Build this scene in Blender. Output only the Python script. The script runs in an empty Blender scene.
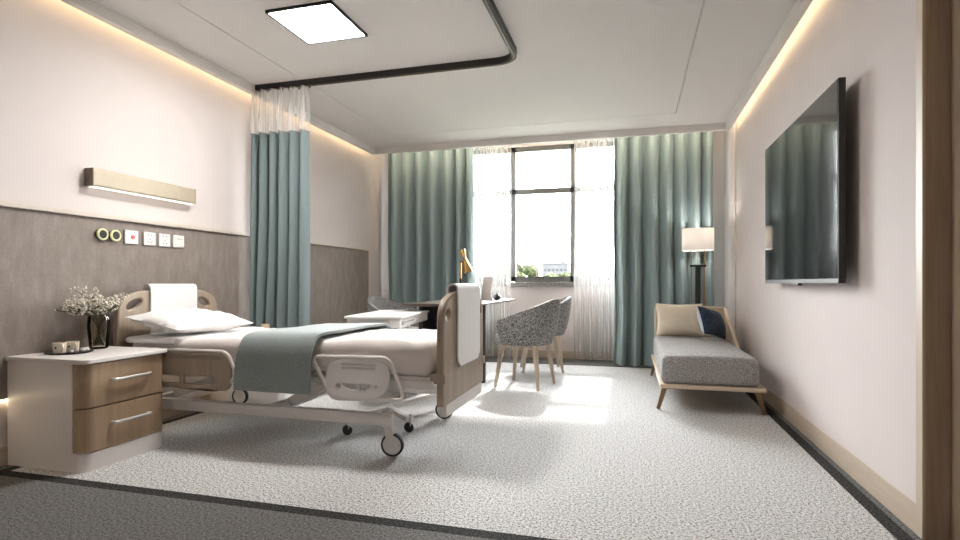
import bpy, bmesh, math, random
from mathutils import Vector, Matrix, Euler, noise
R = math.radians
PI = math.pi
random.seed(7)
SC = bpy.context.scene
COL = SC.collection

# ------------------------------------------------------------------ materials
def new_mat(name):
    m = bpy.data.materials.new(name)
    m.use_nodes = True
    nt = m.node_tree
    nt.nodes.clear()
    out = nt.nodes.new('ShaderNodeOutputMaterial')
    return m, nt, out

def node(nt, t, **kw):
    n = nt.nodes.new(t)
    for k, v in kw.items():
        setattr(n, k, v)
    return n

def principled(nt, out, color, rough=.5, metal=0., spec=.5):
    p = nt.nodes.new('ShaderNodeBsdfPrincipled')
    p.inputs['Base Color'].default_value = (*color, 1)
    p.inputs['Roughness'].default_value = rough
    p.inputs['Metallic'].default_value = metal
    p.inputs['Specular IOR Level'].default_value = spec
    nt.links.new(p.outputs[0], out.inputs[0])
    return p

def coords(nt, scale=(1, 1, 1), rot=(0, 0, 0)):
    tc = node(nt, 'ShaderNodeTexCoord')
    mp = node(nt, 'ShaderNodeMapping')
    mp.inputs['Scale'].default_value = scale
    mp.inputs['Rotation'].default_value = rot
    nt.links.new(tc.outputs['Object'], mp.inputs[0])
    return mp.outputs[0]

def noise_tex(nt, vec, scale, detail=3, rough=.6):
    n = node(nt, 'ShaderNodeTexNoise')
    n.inputs['Scale'].default_value = scale
    n.inputs['Detail'].default_value = detail
    n.inputs['Roughness'].default_value = rough
    nt.links.new(vec, n.inputs['Vector'])
    return n.outputs[0]

def ramp(nt, fac, stops):
    r = node(nt, 'ShaderNodeValToRGB')
    cr = r.color_ramp
    while len(cr.elements) > len(stops):
        cr.elements.remove(cr.elements[-1])
    while len(cr.elements) < len(stops):
        cr.elements.new(.5)
    for e, (p, c) in zip(cr.elements, stops):
        e.position = p
        e.color = (*c, 1)
    nt.links.new(fac, r.inputs[0])
    return r.outputs[0]

def bump(nt, p, height, strength=.2, dist=.01):
    b = node(nt, 'ShaderNodeBump')
    b.inputs['Strength'].default_value = strength
    b.inputs['Distance'].default_value = dist
    nt.links.new(height, b.inputs['Height'])
    nt.links.new(b.outputs[0], p.inputs['Normal'])

def plain(name, color, rough=.5, metal=0., spec=.5, var=.04, scale=30):
    m, nt, out = new_mat(name)
    p = principled(nt, out, color, rough, metal, spec)
    n = noise_tex(nt, coords(nt), scale)
    lo = tuple(c * (1 - var) for c in color)
    hi = tuple(min(1, c * (1 + var)) for c in color)
    nt.links.new(ramp(nt, n, [(.3, lo), (.7, hi)]), p.inputs['Base Color'])
    return m

def wood(name, dark, light, rough=.5, axis='Z', scale=9):
    m, nt, out = new_mat(name)
    p = principled(nt, out, light, rough)
    s = {'Z': (6, 6, .35), 'Y': (6, .35, 6), 'X': (.35, 6, 6)}[axis]
    n1 = noise_tex(nt, coords(nt, s), scale, 6, .65)
    n2 = noise_tex(nt, coords(nt, tuple(v * 1.2 for v in s)), scale * .22, 2)
    mx = node(nt, 'ShaderNodeMath', operation='ADD')
    mu = node(nt, 'ShaderNodeMath', operation='MULTIPLY')
    mu.inputs[1].default_value = .5
    nt.links.new(n1, mx.inputs[0]); nt.links.new(n2, mx.inputs[1]); nt.links.new(mx.outputs[0], mu.inputs[0])
    nt.links.new(ramp(nt, mu.outputs[0], [(.38, dark), (.62, light)]), p.inputs['Base Color'])
    bump(nt, p, n1, .05, .003)
    return m

def fabric(name, a, b, scale=220, rough=.9, bstr=.3, sheen=.2, spread=.12):
    m, nt, out = new_mat(name)
    p = principled(nt, out, b, rough, 0, .2)
    p.inputs['Sheen Weight'].default_value = sheen
    n = noise_tex(nt, coords(nt), scale, 2, .6)
    nt.links.new(ramp(nt, n, [(.5 - spread, a), (.5 + spread, b)]), p.inputs['Base Color'])
    bump(nt, p, n, bstr, .003)
    return m

def emit(name, color, strength):
    m, nt, out = new_mat(name)
    e = node(nt, 'ShaderNodeEmission')
    e.inputs[0].default_value = (*color, 1)
    e.inputs[1].default_value = strength
    nt.links.new(e.outputs[0], out.inputs[0])
    return m

M = {}
M['wall'] = plain('wall_paint', (.67, .607, .588), .8, 0, .2, .015, 3)
M['ceiling'] = plain('ceiling_paint', (.80, .775, .75), .85, 0, .2, .01, 3)
M['white'] = plain('white_lacquer', (.74, .70, .675), .35, 0, .4, .01, 5)
M['white_metal'] = plain('white_metal', (.72, .685, .66), .4, 0, .4, .01, 5)
M['white_plastic'] = plain('white_plastic', (.80, .775, .76), .4, 0, .4, .01, 5)
M['trim'] = wood('beige_trim', (.47, .38, .295), (.55, .455, .36), .5, 'Y', 6)
M['rail'] = plain('wall_rail', (.62, .56, .49), .45)
M['door_wood'] = wood('door_wood', (.32, .235, .165), (.42, .32, .235), .55, 'Z', 10)
M['jamb_edge'] = wood('jamb_edge_wood', (.50, .42, .32), (.58, .49, .39), .5, 'Z', 8)
M['bed_wood'] = wood('bed_wood', (.31, .245, .185), (.40, .325, .25), .5, 'Z', 8)
M['stand_wood'] = wood('nightstand_wood', (.30, .205, .125), (.41, .295, .19), .45, 'Z', 7)
M['leg_wood'] = wood('pale_leg_wood', (.40, .32, .245), (.50, .41, .32), .5, 'Z', 12)
M['dark_wood'] = wood('walnut', (.045, .03, .022), (.075, .05, .038), .28, 'Y', 8)
M['black'] = plain('black_satin', (.012, .012, .013), .35, 0, .5, .05)
M['black_metal'] = plain('black_metal', (.018, .016, .015), .5, .0)
M['rubber'] = plain('rubber', (.012, .012, .012), .6)
M['chrome'] = plain('chrome', (.82, .80, .78), .3, .75)
M['gold'] = plain('brass', (.62, .38, .14), .25, 1.)
M['bronze'] = plain('bronze', (.23, .155, .09), .32, .9)
M['champagne'] = plain('champagne_metal', (.52, .45, .345), .45, .35)
M['champagne_dark'] = plain('champagne_end', (.17, .14, .105), .45, .5)
M['teal'] = fabric('teal_curtain', (.285, .365, .375), (.335, .42, .43), 260, .85, .1, .15)
M['teal_grey'] = fabric('privacy_teal', (.13, .165, .166), (.165, .205, .206), 260, .85, .1, .15)
M['blanket'] = fabric('blanket_teal', (.225, .26, .255), (.29, .33, .325), 160, .95, .25, .3)
M['sheet'] = fabric('sheet', (.66, .61, .58), (.70, .65, .62), 300, .9, .05)
M['pillow'] = fabric('pillow_white', (.74, .72, .71), (.79, .77, .76), 300, .9, .05)
M['towel'] = fabric('white_panel_cloth', (.80, .78, .77), (.84, .825, .815), 240, .8, .06)
M['tweed'] = fabric('tweed', (.012, .012, .013), (.43, .42, .41), 130, .95, .5, .1, .11)
M['tweed_light'] = fabric('tweed_light', (.22, .22, .22), (.60, .59, .58), 120, .95, .4, .1, .12)
M['chaise_cloth'] = fabric('chaise_grey', (.11, .10, .097), (.47, .45, .44), 165, .95, .35, .1, .15)
M['beige_leather'] = plain('beige_leather', (.56, .45, .34), .55, 0, .4, .03)
M['beige_cushion'] = fabric('beige_cushion', (.70, .61, .485), (.76, .67, .54), 260, .9, .1)
M['navy'] = fabric('navy_cloth', (.012, .02, .04), (.035, .05, .085), 90, .85, .2, .2)
M['pale_blue'] = fabric('pale_blue_cloth', (.36, .42, .49), (.45, .51, .57), 200, .85, .1)
M['mug'] = plain('cream_ceramic', (.74, .66, .54), .3)
M['candle'] = plain('candle_wax', (.72, .58, .42), .5)
M['pink'] = plain('pink_red_button', (.72, .16, .17), .4)
M['ring'] = plain('yellow_green_ring', (.86, .84, .50), .4)
M['grey_mark'] = plain('grey_mark', (.25, .24, .24), .5)
M['stem'] = plain('stem', (.045, .045, .02), .7)
M['leaf'] = plain('leaf_green', (.09, .12, .045), .6)
M['blossom'] = plain('blossom', (.72, .68, .58), .8, 0, .2, .12, 80)
M['frame'] = plain('window_aluminium', (.13, .127, .125), .45, .2)
M['stone'] = fabric('sill_stone', (.07, .067, .065), (.36, .35, .34), 60, .5, .0, 0, .2)
M['tree'] = fabric('tree_leaf', (.02, .028, .012), (.075, .088, .04), 1.1, .9, .6, 0, .2)
M['trunk'] = plain('bark', (.10, .08, .06), .9)
M['facade'] = plain('facade', (.11, .112, .125), .8)
M['facade_window'] = plain('facade_window', (.03, .03, .045), .4)
M['ground'] = plain('ground', (.07, .08, .05), .9)
M['diffuser'] = emit('panel_light', (1, .97, .94), 36.0)
M['led'] = emit('warm_led', (1, .76, .45), 4.0)
M['led_pocket'] = emit('warm_led_pocket', (1, .82, .58), 7.0)
M['led_soft'] = emit('warm_led_soft', (1, .80, .52), 2.5)
M['bar_led'] = emit('bar_led', (1, .92, .80), .8)
M['bulb'] = emit('bulb_glow', (1, .95, .88), 60.0)

def carpet():
    m, nt, out = new_mat('carpet')
    p = principled(nt, out, (.4, .4, .4), .95, 0, .1)
    tc = node(nt, 'ShaderNodeTexCoord')
    sx = node(nt, 'ShaderNodeSeparateXYZ')
    nt.links.new(tc.outputs['Object'], sx.inputs[0])
    def mth(op, a, b=None):
        n = node(nt, 'ShaderNodeMath', operation=op)
        for i, v in enumerate((a, b)):
            if v is None:
                continue
            if isinstance(v, (int, float)):
                n.inputs[i].default_value = v
            else:
                nt.links.new(v, n.inputs[i])
        return n.outputs[0]
    X, Y = sx.outputs[0], sx.outputs[1]
    def inside(x0, x1, y0, y1):
        a = mth('MULTIPLY', mth('GREATER_THAN', X, x0), mth('LESS_THAN', X, x1))
        b = mth('MULTIPLY', mth('GREATER_THAN', Y, y0), mth('LESS_THAN', Y, y1))
        return mth('MULTIPLY', a, b)
    inner = inside(-3.03, .945, 2.025, 6.37)
    ring = inside(-3.09, 1.005, 1.962, 6.43)
    n1 = noise_tex(nt, tc.outputs['Object'], 190, 2, .75)
    n2 = noise_tex(nt, tc.outputs['Object'], 92, 2, .75)
    n = mth('MULTIPLY', mth('ADD', n1, n2), .5)
    a = ramp(nt, n, [(.41, (.08, .079, .078)), (.47, (.42, .417, .413)), (.55, (.74, .736, .73))])
    o = ramp(nt, n, [(.38, (.04, .039, .038)), (.50, (.155, .152, .148)), (.62, (.27, .266, .26))])
    s = ramp(nt, n, [(.38, (.01, .01, .01)), (.50, (.035, .035, .034)), (.64, (.12, .12, .118))])
    m1 = node(nt, 'ShaderNodeMix', data_type='RGBA')
    nt.links.new(ring, m1.inputs[0]); nt.links.new(o, m1.inputs[6]); nt.links.new(s, m1.inputs[7])
    m2 = node(nt, 'ShaderNodeMix', data_type='RGBA')
    nt.links.new(inner, m2.inputs[0]); nt.links.new(m1.outputs[2], m2.inputs[6]); nt.links.new(a, m2.inputs[7])
    nt.links.new(m2.outputs[2], p.inputs['Base Color'])
    bump(nt, p, n, .5, .006)
    return m
M['carpet'] = carpet()

def wainscot():
    m, nt, out = new_mat('wainscot_cloth')
    p = principled(nt, out, (.2, .18, .16), .75, 0, .3)
    a = noise_tex(nt, coords(nt, (1, 1, .35)), 14, 5, .7)
    b = noise_tex(nt, coords(nt), 240, 2, .6)
    ad = node(nt, 'ShaderNodeMath', operation='ADD'); mu = node(nt, 'ShaderNodeMath', operation='MULTIPLY')
    mu.inputs[1].default_value = .5
    nt.links.new(a, ad.inputs[0]); nt.links.new(b, ad.inputs[1]); nt.links.new(ad.outputs[0], mu.inputs[0])
    nt.links.new(ramp(nt, mu.outputs[0], [(.40, (.225, .188, .166)), (.55, (.29, .248, .222)), (.66, (.385, .335, .305))]), p.inputs['Base Color'])
    bump(nt, p, b, .15, .003)
    return m
M['wainscot'] = wainscot()

def sheer(name, alpha, color, sc, trans=.5):
    m, nt, out = new_mat(name)
    t = node(nt, 'ShaderNodeBsdfTransparent')
    d = node(nt, 'ShaderNodeBsdfDiffuse'); d.inputs[0].default_value = (*color, 1)
    l = node(nt, 'ShaderNodeBsdfTranslucent'); l.inputs[0].default_value = (*color, 1)
    m1 = node(nt, 'ShaderNodeMixShader'); m1.inputs[0].default_value = trans
    nt.links.new(d.outputs[0], m1.inputs[1]); nt.links.new(l.outputs[0], m1.inputs[2])
    m2 = node(nt, 'ShaderNodeMixShader')
    n = noise_tex(nt, coords(nt, (sc, sc, .05)), 1, 2, .5)
    mr = node(nt, 'ShaderNodeMapRange')
    mr.inputs[1].default_value = .35; mr.inputs[2].default_value = .65
    mr.inputs[3].default_value = max(0, alpha - .11); mr.inputs[4].default_value = min(1, alpha + .11)
    nt.links.new(n, mr.inputs[0]); nt.links.new(mr.outputs[0], m2.inputs[0])
    nt.links.new(t.outputs[0], m2.inputs[1]); nt.links.new(m1.outputs[0], m2.inputs[2])
    nt.links.new(m2.outputs[0], out.inputs[0])
    return m
M['sheer'] = sheer('sheer_voile', .34, (.80, .78, .765), 30, .14)
M['net'] = sheer('curtain_net', .36, (.86, .84, .82), 70)

def pane_glass(name, tint, gloss):
    m, nt, out = new_mat(name)
    t = node(nt, 'ShaderNodeBsdfTransparent'); t.inputs[0].default_value = (*tint, 1)
    g = node(nt, 'ShaderNodeBsdfGlossy'); g.inputs['Roughness'].default_value = .03
    f = node(nt, 'ShaderNodeFresnel'); f.inputs[0].default_value = 1.45
    mu = node(nt, 'ShaderNodeMath', operation='MULTIPLY'); mu.inputs[1].default_value = gloss
    x = node(nt, 'ShaderNodeMixShader')
    nt.links.new(f.outputs[0], mu.inputs[0]); nt.links.new(mu.outputs[0], x.inputs[0])
    nt.links.new(t.outputs[0], x.inputs[1]); nt.links.new(g.outputs[0], x.inputs[2])
    nt.links.new(x.outputs[0], out.inputs[0])
    return m
M['glass'] = pane_glass('window_glass', (.97, .98, .98), .7)
M['smoke'] = pane_glass('smoked_glass', (.80, .77, .70), 1.0)

def screen():
    m, nt, out = new_mat('tv_screen')
    p = principled(nt, out, (.006, .006, .007), .06, 0, .5)
    p.inputs['Coat Weight'].default_value = .3
    p.inputs['Coat Roughness'].default_value = .03
    p.inputs['Coat IOR'].default_value = 1.4
    return m
M['screen'] = screen()

def shade_mat():
    m, nt, out = new_mat('lamp_shade_cloth')
    d = node(nt, 'ShaderNodeBsdfDiffuse'); d.inputs[0].default_value = (.80, .78, .77, 1)
    l = node(nt, 'ShaderNodeBsdfTranslucent'); l.inputs[0].default_value = (.78, .74, .70, 1)
    x = node(nt, 'ShaderNodeMixShader'); x.inputs[0].default_value = .35
    nt.links.new(d.outputs[0], x.inputs[1]); nt.links.new(l.outputs[0], x.inputs[2])
    nt.links.new(x.outputs[0], out.inputs[0])
    return m
M['shade'] = shade_mat()

# ------------------------------------------------------------------ mesh kit
def frame_from(d):
    d = d.normalized()
    up = Vector((0, 0, 1)) if abs(d.z) < .95 else Vector((1, 0, 0))
    a = d.cross(up).normalized()
    return a, a.cross(d).normalized()

def thicken(bm, t):
    """give an open sheet a real thickness t, below its normals"""
    bm.normal_update()
    old = list(bm.verts); faces = list(bm.faces); edges = [e for e in bm.edges if e.is_boundary]
    new = {v: bm.verts.new(v.co - v.normal * t) for v in old}
    for f in faces: bm.faces.new([new[v] for v in reversed(f.verts)])
    for e in edges:
        a, b = e.verts
        bm.faces.new((a, b, new[b], new[a]))
    bmesh.ops.recalc_face_normals(bm, faces=list(bm.faces))

class MB:
    def __init__(self):
        self.bm = bmesh.new()
    def merge(self, other, mat=None):
        me = bpy.data.meshes.new('tmp')
        other.to_mesh(me); other.free()
        return self.add_mesh(me, mat)
    def add_mesh(self, me, mat=None):
        if mat is not None:
            me.transform(mat)
        self.bm.from_mesh(me)
        bpy.data.meshes.remove(me)
        return self
    def box(self, lo, hi, bev=0., seg=2, mat=None):
        b = bmesh.new()
        bmesh.ops.create_cube(b, size=1)
        c = [(l + h) / 2 for l, h in zip(lo, hi)]
        s = [abs(h - l) for l, h in zip(lo, hi)]
        for v in b.verts:
            v.co = Vector((v.co.x * s[0] + c[0], v.co.y * s[1] + c[1], v.co.z * s[2] + c[2]))
        if bev > 0:
            bmesh.ops.bevel(b, geom=list(b.edges), offset=min(bev, min(s) * .49), segments=seg, profile=.5, affect='EDGES')
        return self.merge(b, mat)
    def bar(self, p0, p1, w, h, bev=.003, w1=None, h1=None):
        """a straight bar of rectangular section w x h from p0 to p1, tapering to w1 x h1"""
        p0, p1 = Vector(p0), Vector(p1)
        a, u = frame_from(p1 - p0)
        w1 = w if w1 is None else w1; h1 = h if h1 is None else h1
        b = bmesh.new()
        vs = []
        for p, ww, hh in ((p0, w, h), (p1, w1, h1)):
            for i, j in ((-1, -1), (1, -1), (1, 1), (-1, 1)):
                vs.append(b.verts.new(p + a * (i * ww / 2) + u * (j * hh / 2)))
        b.faces.new(vs[0:4]); b.faces.new(vs[7:3:-1])
        for i in range(4):
            k = (i + 1) % 4
            b.faces.new((vs[i], vs[i + 4], vs[k + 4], vs[k]))
        bmesh.ops.recalc_face_normals(b, faces=list(b.faces))
        if bev > 0:
            bmesh.ops.bevel(b, geom=list(b.edges), offset=min(bev, min(w, h, w1, h1) * .4), segments=2, profile=.5, affect='EDGES')
        return self.merge(b)
    def tube(self, pts, r, n=10, closed=False, radii=None, cap=True):
        pts = [Vector(p) for p in pts]
        N = len(pts)
        b = bmesh.new()
        rings = []
        prev = None
        for i, p in enumerate(pts):
            if closed:
                d = pts[(i + 1) % N] - pts[i - 1]
            else:
                d = pts[min(i + 1, N - 1)] - pts[max(i - 1, 0)]
            d.normalize()
            if prev is None:
                a, _ = frame_from(d)
            else:
                a = prev - d * prev.dot(d)
                a = a.normalized() if a.length > 1e-6 else frame_from(d)[0]
            prev = a
            u = d.cross(a)
            rr = radii[i] if radii else r
            rings.append([b.verts.new(p + (a * math.cos(2 * PI * k / n) + u * math.sin(2 * PI * k / n)) * rr) for k in range(n)])
        for i in range(N if closed else N - 1):
            A, B = rings[i], rings[(i + 1) % N]
            for k in range(n):
                b.faces.new((A[k], A[(k + 1) % n], B[(k + 1) % n], B[k]))
        if cap and not closed:
            b.faces.new(rings[0][::-1]); b.faces.new(rings[-1])
        bmesh.ops.recalc_face_normals(b, faces=list(b.faces))
        return self.merge(b)
    def lathe(self, prof, c=(0, 0, 0), n=32, mat=None):
        b = bmesh.new()
        rings = []
        for r, z in prof:
            if r < 1e-5:
                rings.append([b.verts.new((0, 0, z))])
            else:
                rings.append([b.verts.new((r * math.cos(2 * PI * k / n), r * math.sin(2 * PI * k / n), z)) for k in range(n)])
        for A, B in zip(rings, rings[1:]):
            for k in range(n):
                k2 = (k + 1) % n
                if len(A) == 1 and len(B) == 1:
                    continue
                if len(A) == 1:
                    b.faces.new((A[0], B[k2], B[k]))
                elif len(B) == 1:
                    b.faces.new((A[k], A[k2], B[0]))
                else:
                    b.faces.new((A[k], A[k2], B[k2], B[k]))
        bmesh.ops.recalc_face_normals(b, faces=list(b.faces))
        mm = Matrix.Translation(c)
        return self.merge(b, mm @ mat if mat is not None else mm)
    def grid(self, fn, nu, nv, closed_u=False, closed_v=False):
        b = bmesh.new()
        V = [[b.verts.new(fn(i / (nu if closed_u else nu - 1), j / (nv if closed_v else nv - 1))) for j in range(nv)] for i in range(nu)]
        for i in range(nu if closed_u else nu - 1):
            for j in range(nv if closed_v else nv - 1):
                i2, j2 = (i + 1) % nu, (j + 1) % nv
                b.faces.new((V[i][j], V[i2][j], V[i2][j2], V[i][j2]))
        return self.merge(b)
    def plate(self, loops, t, mat, bev=.004, res=2):
        """flat plate with holes: first loop is the outline"""
        cu = bpy.data.curves.new('c', 'CURVE')
        cu.dimensions = '2D'; cu.fill_mode = 'BOTH'
        bev = min(bev, t * .45)
        cu.extrude = t / 2 - bev; cu.bevel_depth = bev; cu.bevel_resolution = res; cu.offset = -bev
        for lp in loops:
            s = cu.splines.new('POLY')
            s.points.add(len(lp) - 1)
            for q, (x, y) in zip(s.points, lp):
                q.co = (x, y, 0, 1)
            s.use_cyclic_u = True
        ob = bpy.data.objects.new('c', cu)
        COL.objects.link(ob)
        dg = bpy.context.evaluated_depsgraph_get()
        me = bpy.data.meshes.new_from_object(ob.evaluated_get(dg))
        bpy.data.objects.remove(ob); bpy.data.curves.remove(cu)
        return self.add_mesh(me, mat)
    def soft_box(self, lo, hi, r, n=(24, 16, 6), disp=None):
        c = Vector([(l + h) / 2 for l, h in zip(lo, hi)])
        hf = Vector([(h - l) / 2 for l, h in zip(lo, hi)])
        b = bmesh.new()
        cache = {}
        def vert(i, j, k):
            key = (i, j, k)
            if key not in cache:
                q = Vector([hf[a] * (2 * key[a] / n[a] - 1) for a in range(3)])
                for a in range(3):                       # pull samples towards the edges
                    t = 2 * key[a] / n[a] - 1
                    q[a] = hf[a] * math.copysign(abs(t) ** .75, t)
                inner = Vector([max(-(hf[a] - r), min(hf[a] - r, q[a])) for a in range(3)])
                d = q - inner
                if d.length > 1e-7:
                    q = inner + d.normalized() * r
                p = c + q
                nn = (q - inner).normalized() if (q - inner).length > 1e-7 else Vector((0, 0, 1))
                if disp:
                    p = p + nn * disp(p, nn)
                cache[key] = b.verts.new(p)
            return cache[key]
        for a in range(3):
            u, v = (a + 1) % 3, (a + 2) % 3
            for side in (0, n[a]):
                for i in range(n[u]):
                    for j in range(n[v]):
                        ks = []
                        for di, dj in ((0, 0), (1, 0), (1, 1), (0, 1)):
                            k = [0, 0, 0]; k[a] = side; k[u] = i + di; k[v] = j + dj
                            ks.append(vert(*k))
                        b.faces.new(ks if side else ks[::-1])
        bmesh.ops.recalc_face_normals(b, faces=list(b.faces))
        return self.merge(b)
    def cushion(self, w, h, t, mat, pinch=.07, n=28, wr=.006, seed=0):
        """a stuffed cushion w x h in its local XY plane, t thick, with pointed corners"""
        def f(side):
            def g(a, bb):
                u, v = 2 * a - 1, 2 * bb - 1
                x = w / 2 * u * (1 - pinch * (1 - v * v))
                y = h / 2 * v * (1 - pinch * (1 - u * u))
                th = t / 2 * ((1 - abs(u) ** 2.6) * (1 - abs(v) ** 2.6)) ** .55
                k = max(0, (1 - u * u) * (1 - v * v)) ** .5
                e = max(abs(u), abs(v))
                z = side * th + side * k * wr * noise.noise(Vector((x * 9 + seed, y * 9, seed + side)))
                z += side * k * wr * 1.2 * noise.noise(Vector((u * 3 + v * 5 + seed, u * 2, 3.1 * side))) * e
                return Vector((x, y, z))
            return g
        for s in (1, -1):
            self.grid(f(s), n, n)
            me = bpy.data.meshes.new('t')
        bmesh.ops.remove_doubles(self.bm, verts=list(self.bm.verts), dist=1e-5)
        bmesh.ops.recalc_face_normals(self.bm, faces=list(self.bm.faces))
        self.bm.transform(mat)
        return self

ROOT = {}
def finish(o, mb, sharp=35):
    me = o.data
    mb.bm.to_mesh(me); mb.bm.free()
    for p in me.polygons:
        p.use_smooth = True
    me.set_sharp_from_angle(angle=R(sharp))
    if sharp <= 50:
        w = o.modifiers.new('weighted_normal', 'WEIGHTED_NORMAL'); w.keep_sharp = True

def obj(name, mb, mat, parent=None, label=None, sharp=35, stuff=False):
    """ONE mesh object. With a parent the shape, given in world metres, is moved into the thing's own frame."""
    me = bpy.data.meshes.new(name)
    o = bpy.data.objects.new(name, me)
    COL.objects.link(o)
    finish(o, mb, sharp)
    me.materials.append(M[mat])
    if parent is not None:
        me.transform(Matrix.Translation(-ROOT[parent.name]))
        o.parent = parent
        ROOT[o.name] = ROOT[parent.name]
    else:
        xs = [v.co for v in me.vertices]
        if xs:
            b = Vector(((min(v.x for v in xs) + max(v.x for v in xs)) / 2, (min(v.y for v in xs) + max(v.y for v in xs)) / 2, min(v.z for v in xs)))
            me.transform(Matrix.Translation(-b))
            o.location = b
            ROOT[o.name] = b
    if label: o['label'] = label
    if stuff: o['kind'] = 'stuff'
    return o

def tag(o, label, cat, group=None):
    o['label'] = label; o['category'] = cat
    if group: o['group'] = group
    return o

def thing(name, label, cat, loc=(0, 0, 0), group=None):
    o = bpy.data.objects.new(name, None)
    o.empty_display_size = .1
    COL.objects.link(o)
    o.location = loc
    ROOT[o.name] = Vector(loc)
    return tag(o, label, cat, group)

def struct(name, mb, mat, parent=None, sharp=35, keep=True):
    """a piece of the room; its mesh stays in world metres"""
    me = bpy.data.meshes.new(name)
    o = bpy.data.objects.new(name, me)
    COL.objects.link(o)
    finish(o, mb, sharp)
    me.materials.append(M[mat])
    ROOT[o.name] = Vector((0, 0, 0))
    if parent is not None:
        o.parent = parent
    else:
        o['kind'] = 'structure'
    return o

def dup(root, loc, rotz=None, label=None, group=None):
    r = root.copy(); COL.objects.link(r); r.location = loc
    ROOT[r.name] = Vector(loc)
    if rotz is not None: r.rotation_euler = (0, 0, rotz)
    if label: r['label'] = label
    if group: r['group'] = group
    for ch in list(root.children):
        c = ch.copy(); COL.objects.link(c); c.parent = r
        for g in list(ch.children):
            d = g.copy(); COL.objects.link(d); d.parent = c
    return r

def rrect(x0, x1, y0, y1, r, n=6):
    """rounded rectangle outline; r one radius or four (lower-left, lower-right, upper-right, upper-left)"""
    rs = r if isinstance(r, (list, tuple)) else [r] * 4
    out = []
    for (cx, cy, a0), q in zip(((x0, y0, 180), (x1, y0, 270), (x1, y1, 0), (x0, y1, 90)), rs):
        ox = cx + (q if cx == x0 else -q); oy = cy + (q if cy == y0 else -q)
        if q <= 1e-5:
            out.append((cx, cy)); continue
        for k in range(n + 1):
            a = R(a0 + 90 * k / n)
            out.append((ox + q * math.cos(a), oy + q * math.sin(a)))
    return out

def ellipse(cx, cy, a, b, tilt=0, n=28):
    ct, st = math.cos(R(tilt)), math.sin(R(tilt))
    return [(cx + a * math.cos(t) * ct - b * math.sin(t) * st, cy + a * math.cos(t) * st + b * math.sin(t) * ct) for t in [2 * PI * k / n for k in range(n)]]

def smooth_loop(pts, it=2):
    for _ in range(it):
        q = []
        for i in range(len(pts)):
            a, b = pts[i], pts[(i + 1) % len(pts)]
            q.append((a[0] * .75 + b[0] * .25, a[1] * .75 + b[1] * .25))
            q.append((a[0] * .25 + b[0] * .75, a[1] * .25 + b[1] * .75))
        pts = q
    return pts

def round_path(pts, r, n=6, closed=False):
    """3-D polyline with rounded corners"""
    pts = [Vector(p) for p in pts]
    out = []
    N = len(pts)
    for i, p in enumerate(pts):
        if not closed and i in (0, N - 1):
            out.append(p); continue
        a = (pts[i - 1] - p); b = (pts[(i + 1) % N] - p)
        q = min(r, a.length * .45, b.length * .45)
        s, e = p + a.normalized() * q, p + b.normalized() * q
        for k in range(n + 1):
            t = k / n
            out.append(s * (1 - t) ** 2 + p * 2 * t * (1 - t) + e * t * t)
    return out

# plane matrices for plates: local (x,y) -> world (Y,Z) at X, or (X,Z) at Y
def at_x(x): return Matrix(((0, 0, 1, x), (1, 0, 0, 0), (0, 1, 0, 0), (0, 0, 0, 1)))
def at_y(y): return Matrix(((1, 0, 0, 0), (0, 0, -1, y), (0, 1, 0, 0), (0, 0, 0, 1)))

# ------------------------------------------------------------------ the room
XL, XR, YB, YF, ZT = -3.16, 1.04, 6.90, -1.30, 2.86
LZ, CZ = 2.53, 2.60                       # lip underside, ceiling

b = MB(); b.box((XL - .2, YF - .2, -.12), (1.4, YB + .2, 0))
struct('floor', b, 'carpet')
b = MB(); b.box((XL - .2, YF, 0), (XL, YB + .2, ZT)); struct('wall_left', b, 'wall')
b = MB()
b.box((XR, 2.42, 0), (XR + .22, YB + .2, ZT)); b.box((XR, YF, 0), (XR + .22, 1.38, ZT)); b.box((XR, 1.38, 2.16), (XR + .22, 2.42, ZT))
struct('wall_right', b, 'wall')
b = MB(); b.box((XL - .2, YF - .2, 0), (1.4, YF, ZT)); struct('wall_front', b, 'wall')
WX0, WX1, WZ0, WZ1 = -2.42, .34, .965, 2.70
b = MB()
b.box((XL, YB, 0), (WX0, YB + .22, ZT)); b.box((WX1, YB, 0), (XR, YB + .22, ZT))
b.box((WX0, YB, 0), (WX1, YB + .22, WZ0 - .05)); b.box((WX0, YB, WZ1), (WX1, YB + .22, ZT))
struct('wall_back', b, 'wall')

b = MB()
b.box((XL - .2, YF, ZT), (XR + .22, YB + .2, ZT + .12))
g = .004
gx0, gx1, gy1, gy0 = -2.58, .405, 5.62, -.4
x0, x1, y0, y1 = -3.03, .925, YF, 6.08
b.box((gx0 + g, gy0 + g, CZ), (gx1 - g, gy1 - g, CZ + .1))
b.box((x0, y0, CZ), (gx0 - g, y1, CZ + .1)); b.box((gx1 + g, y0, CZ), (x1, y1, CZ + .1))
b.box((gx0 - g, gy1 + g, CZ), (gx1 + g, y1, CZ + .1)); b.box((gx0 - g, y0, CZ), (gx1 + g, gy0 - g, CZ + .1))
b.box((x0, y0, CZ + .012), (x1, y1, CZ + .16))
# the lip round the floating ceiling
b.box((x0 - .05, y0, LZ), (x0, y1 + .05, CZ + .1)); b.box((x1, y0, LZ), (x1 + .05, y1 + .05, CZ + .1))
b.box((x0, y1, LZ), (x1, y1 + .05, CZ + .1))
struct('ceiling', b, 'ceiling')

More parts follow.
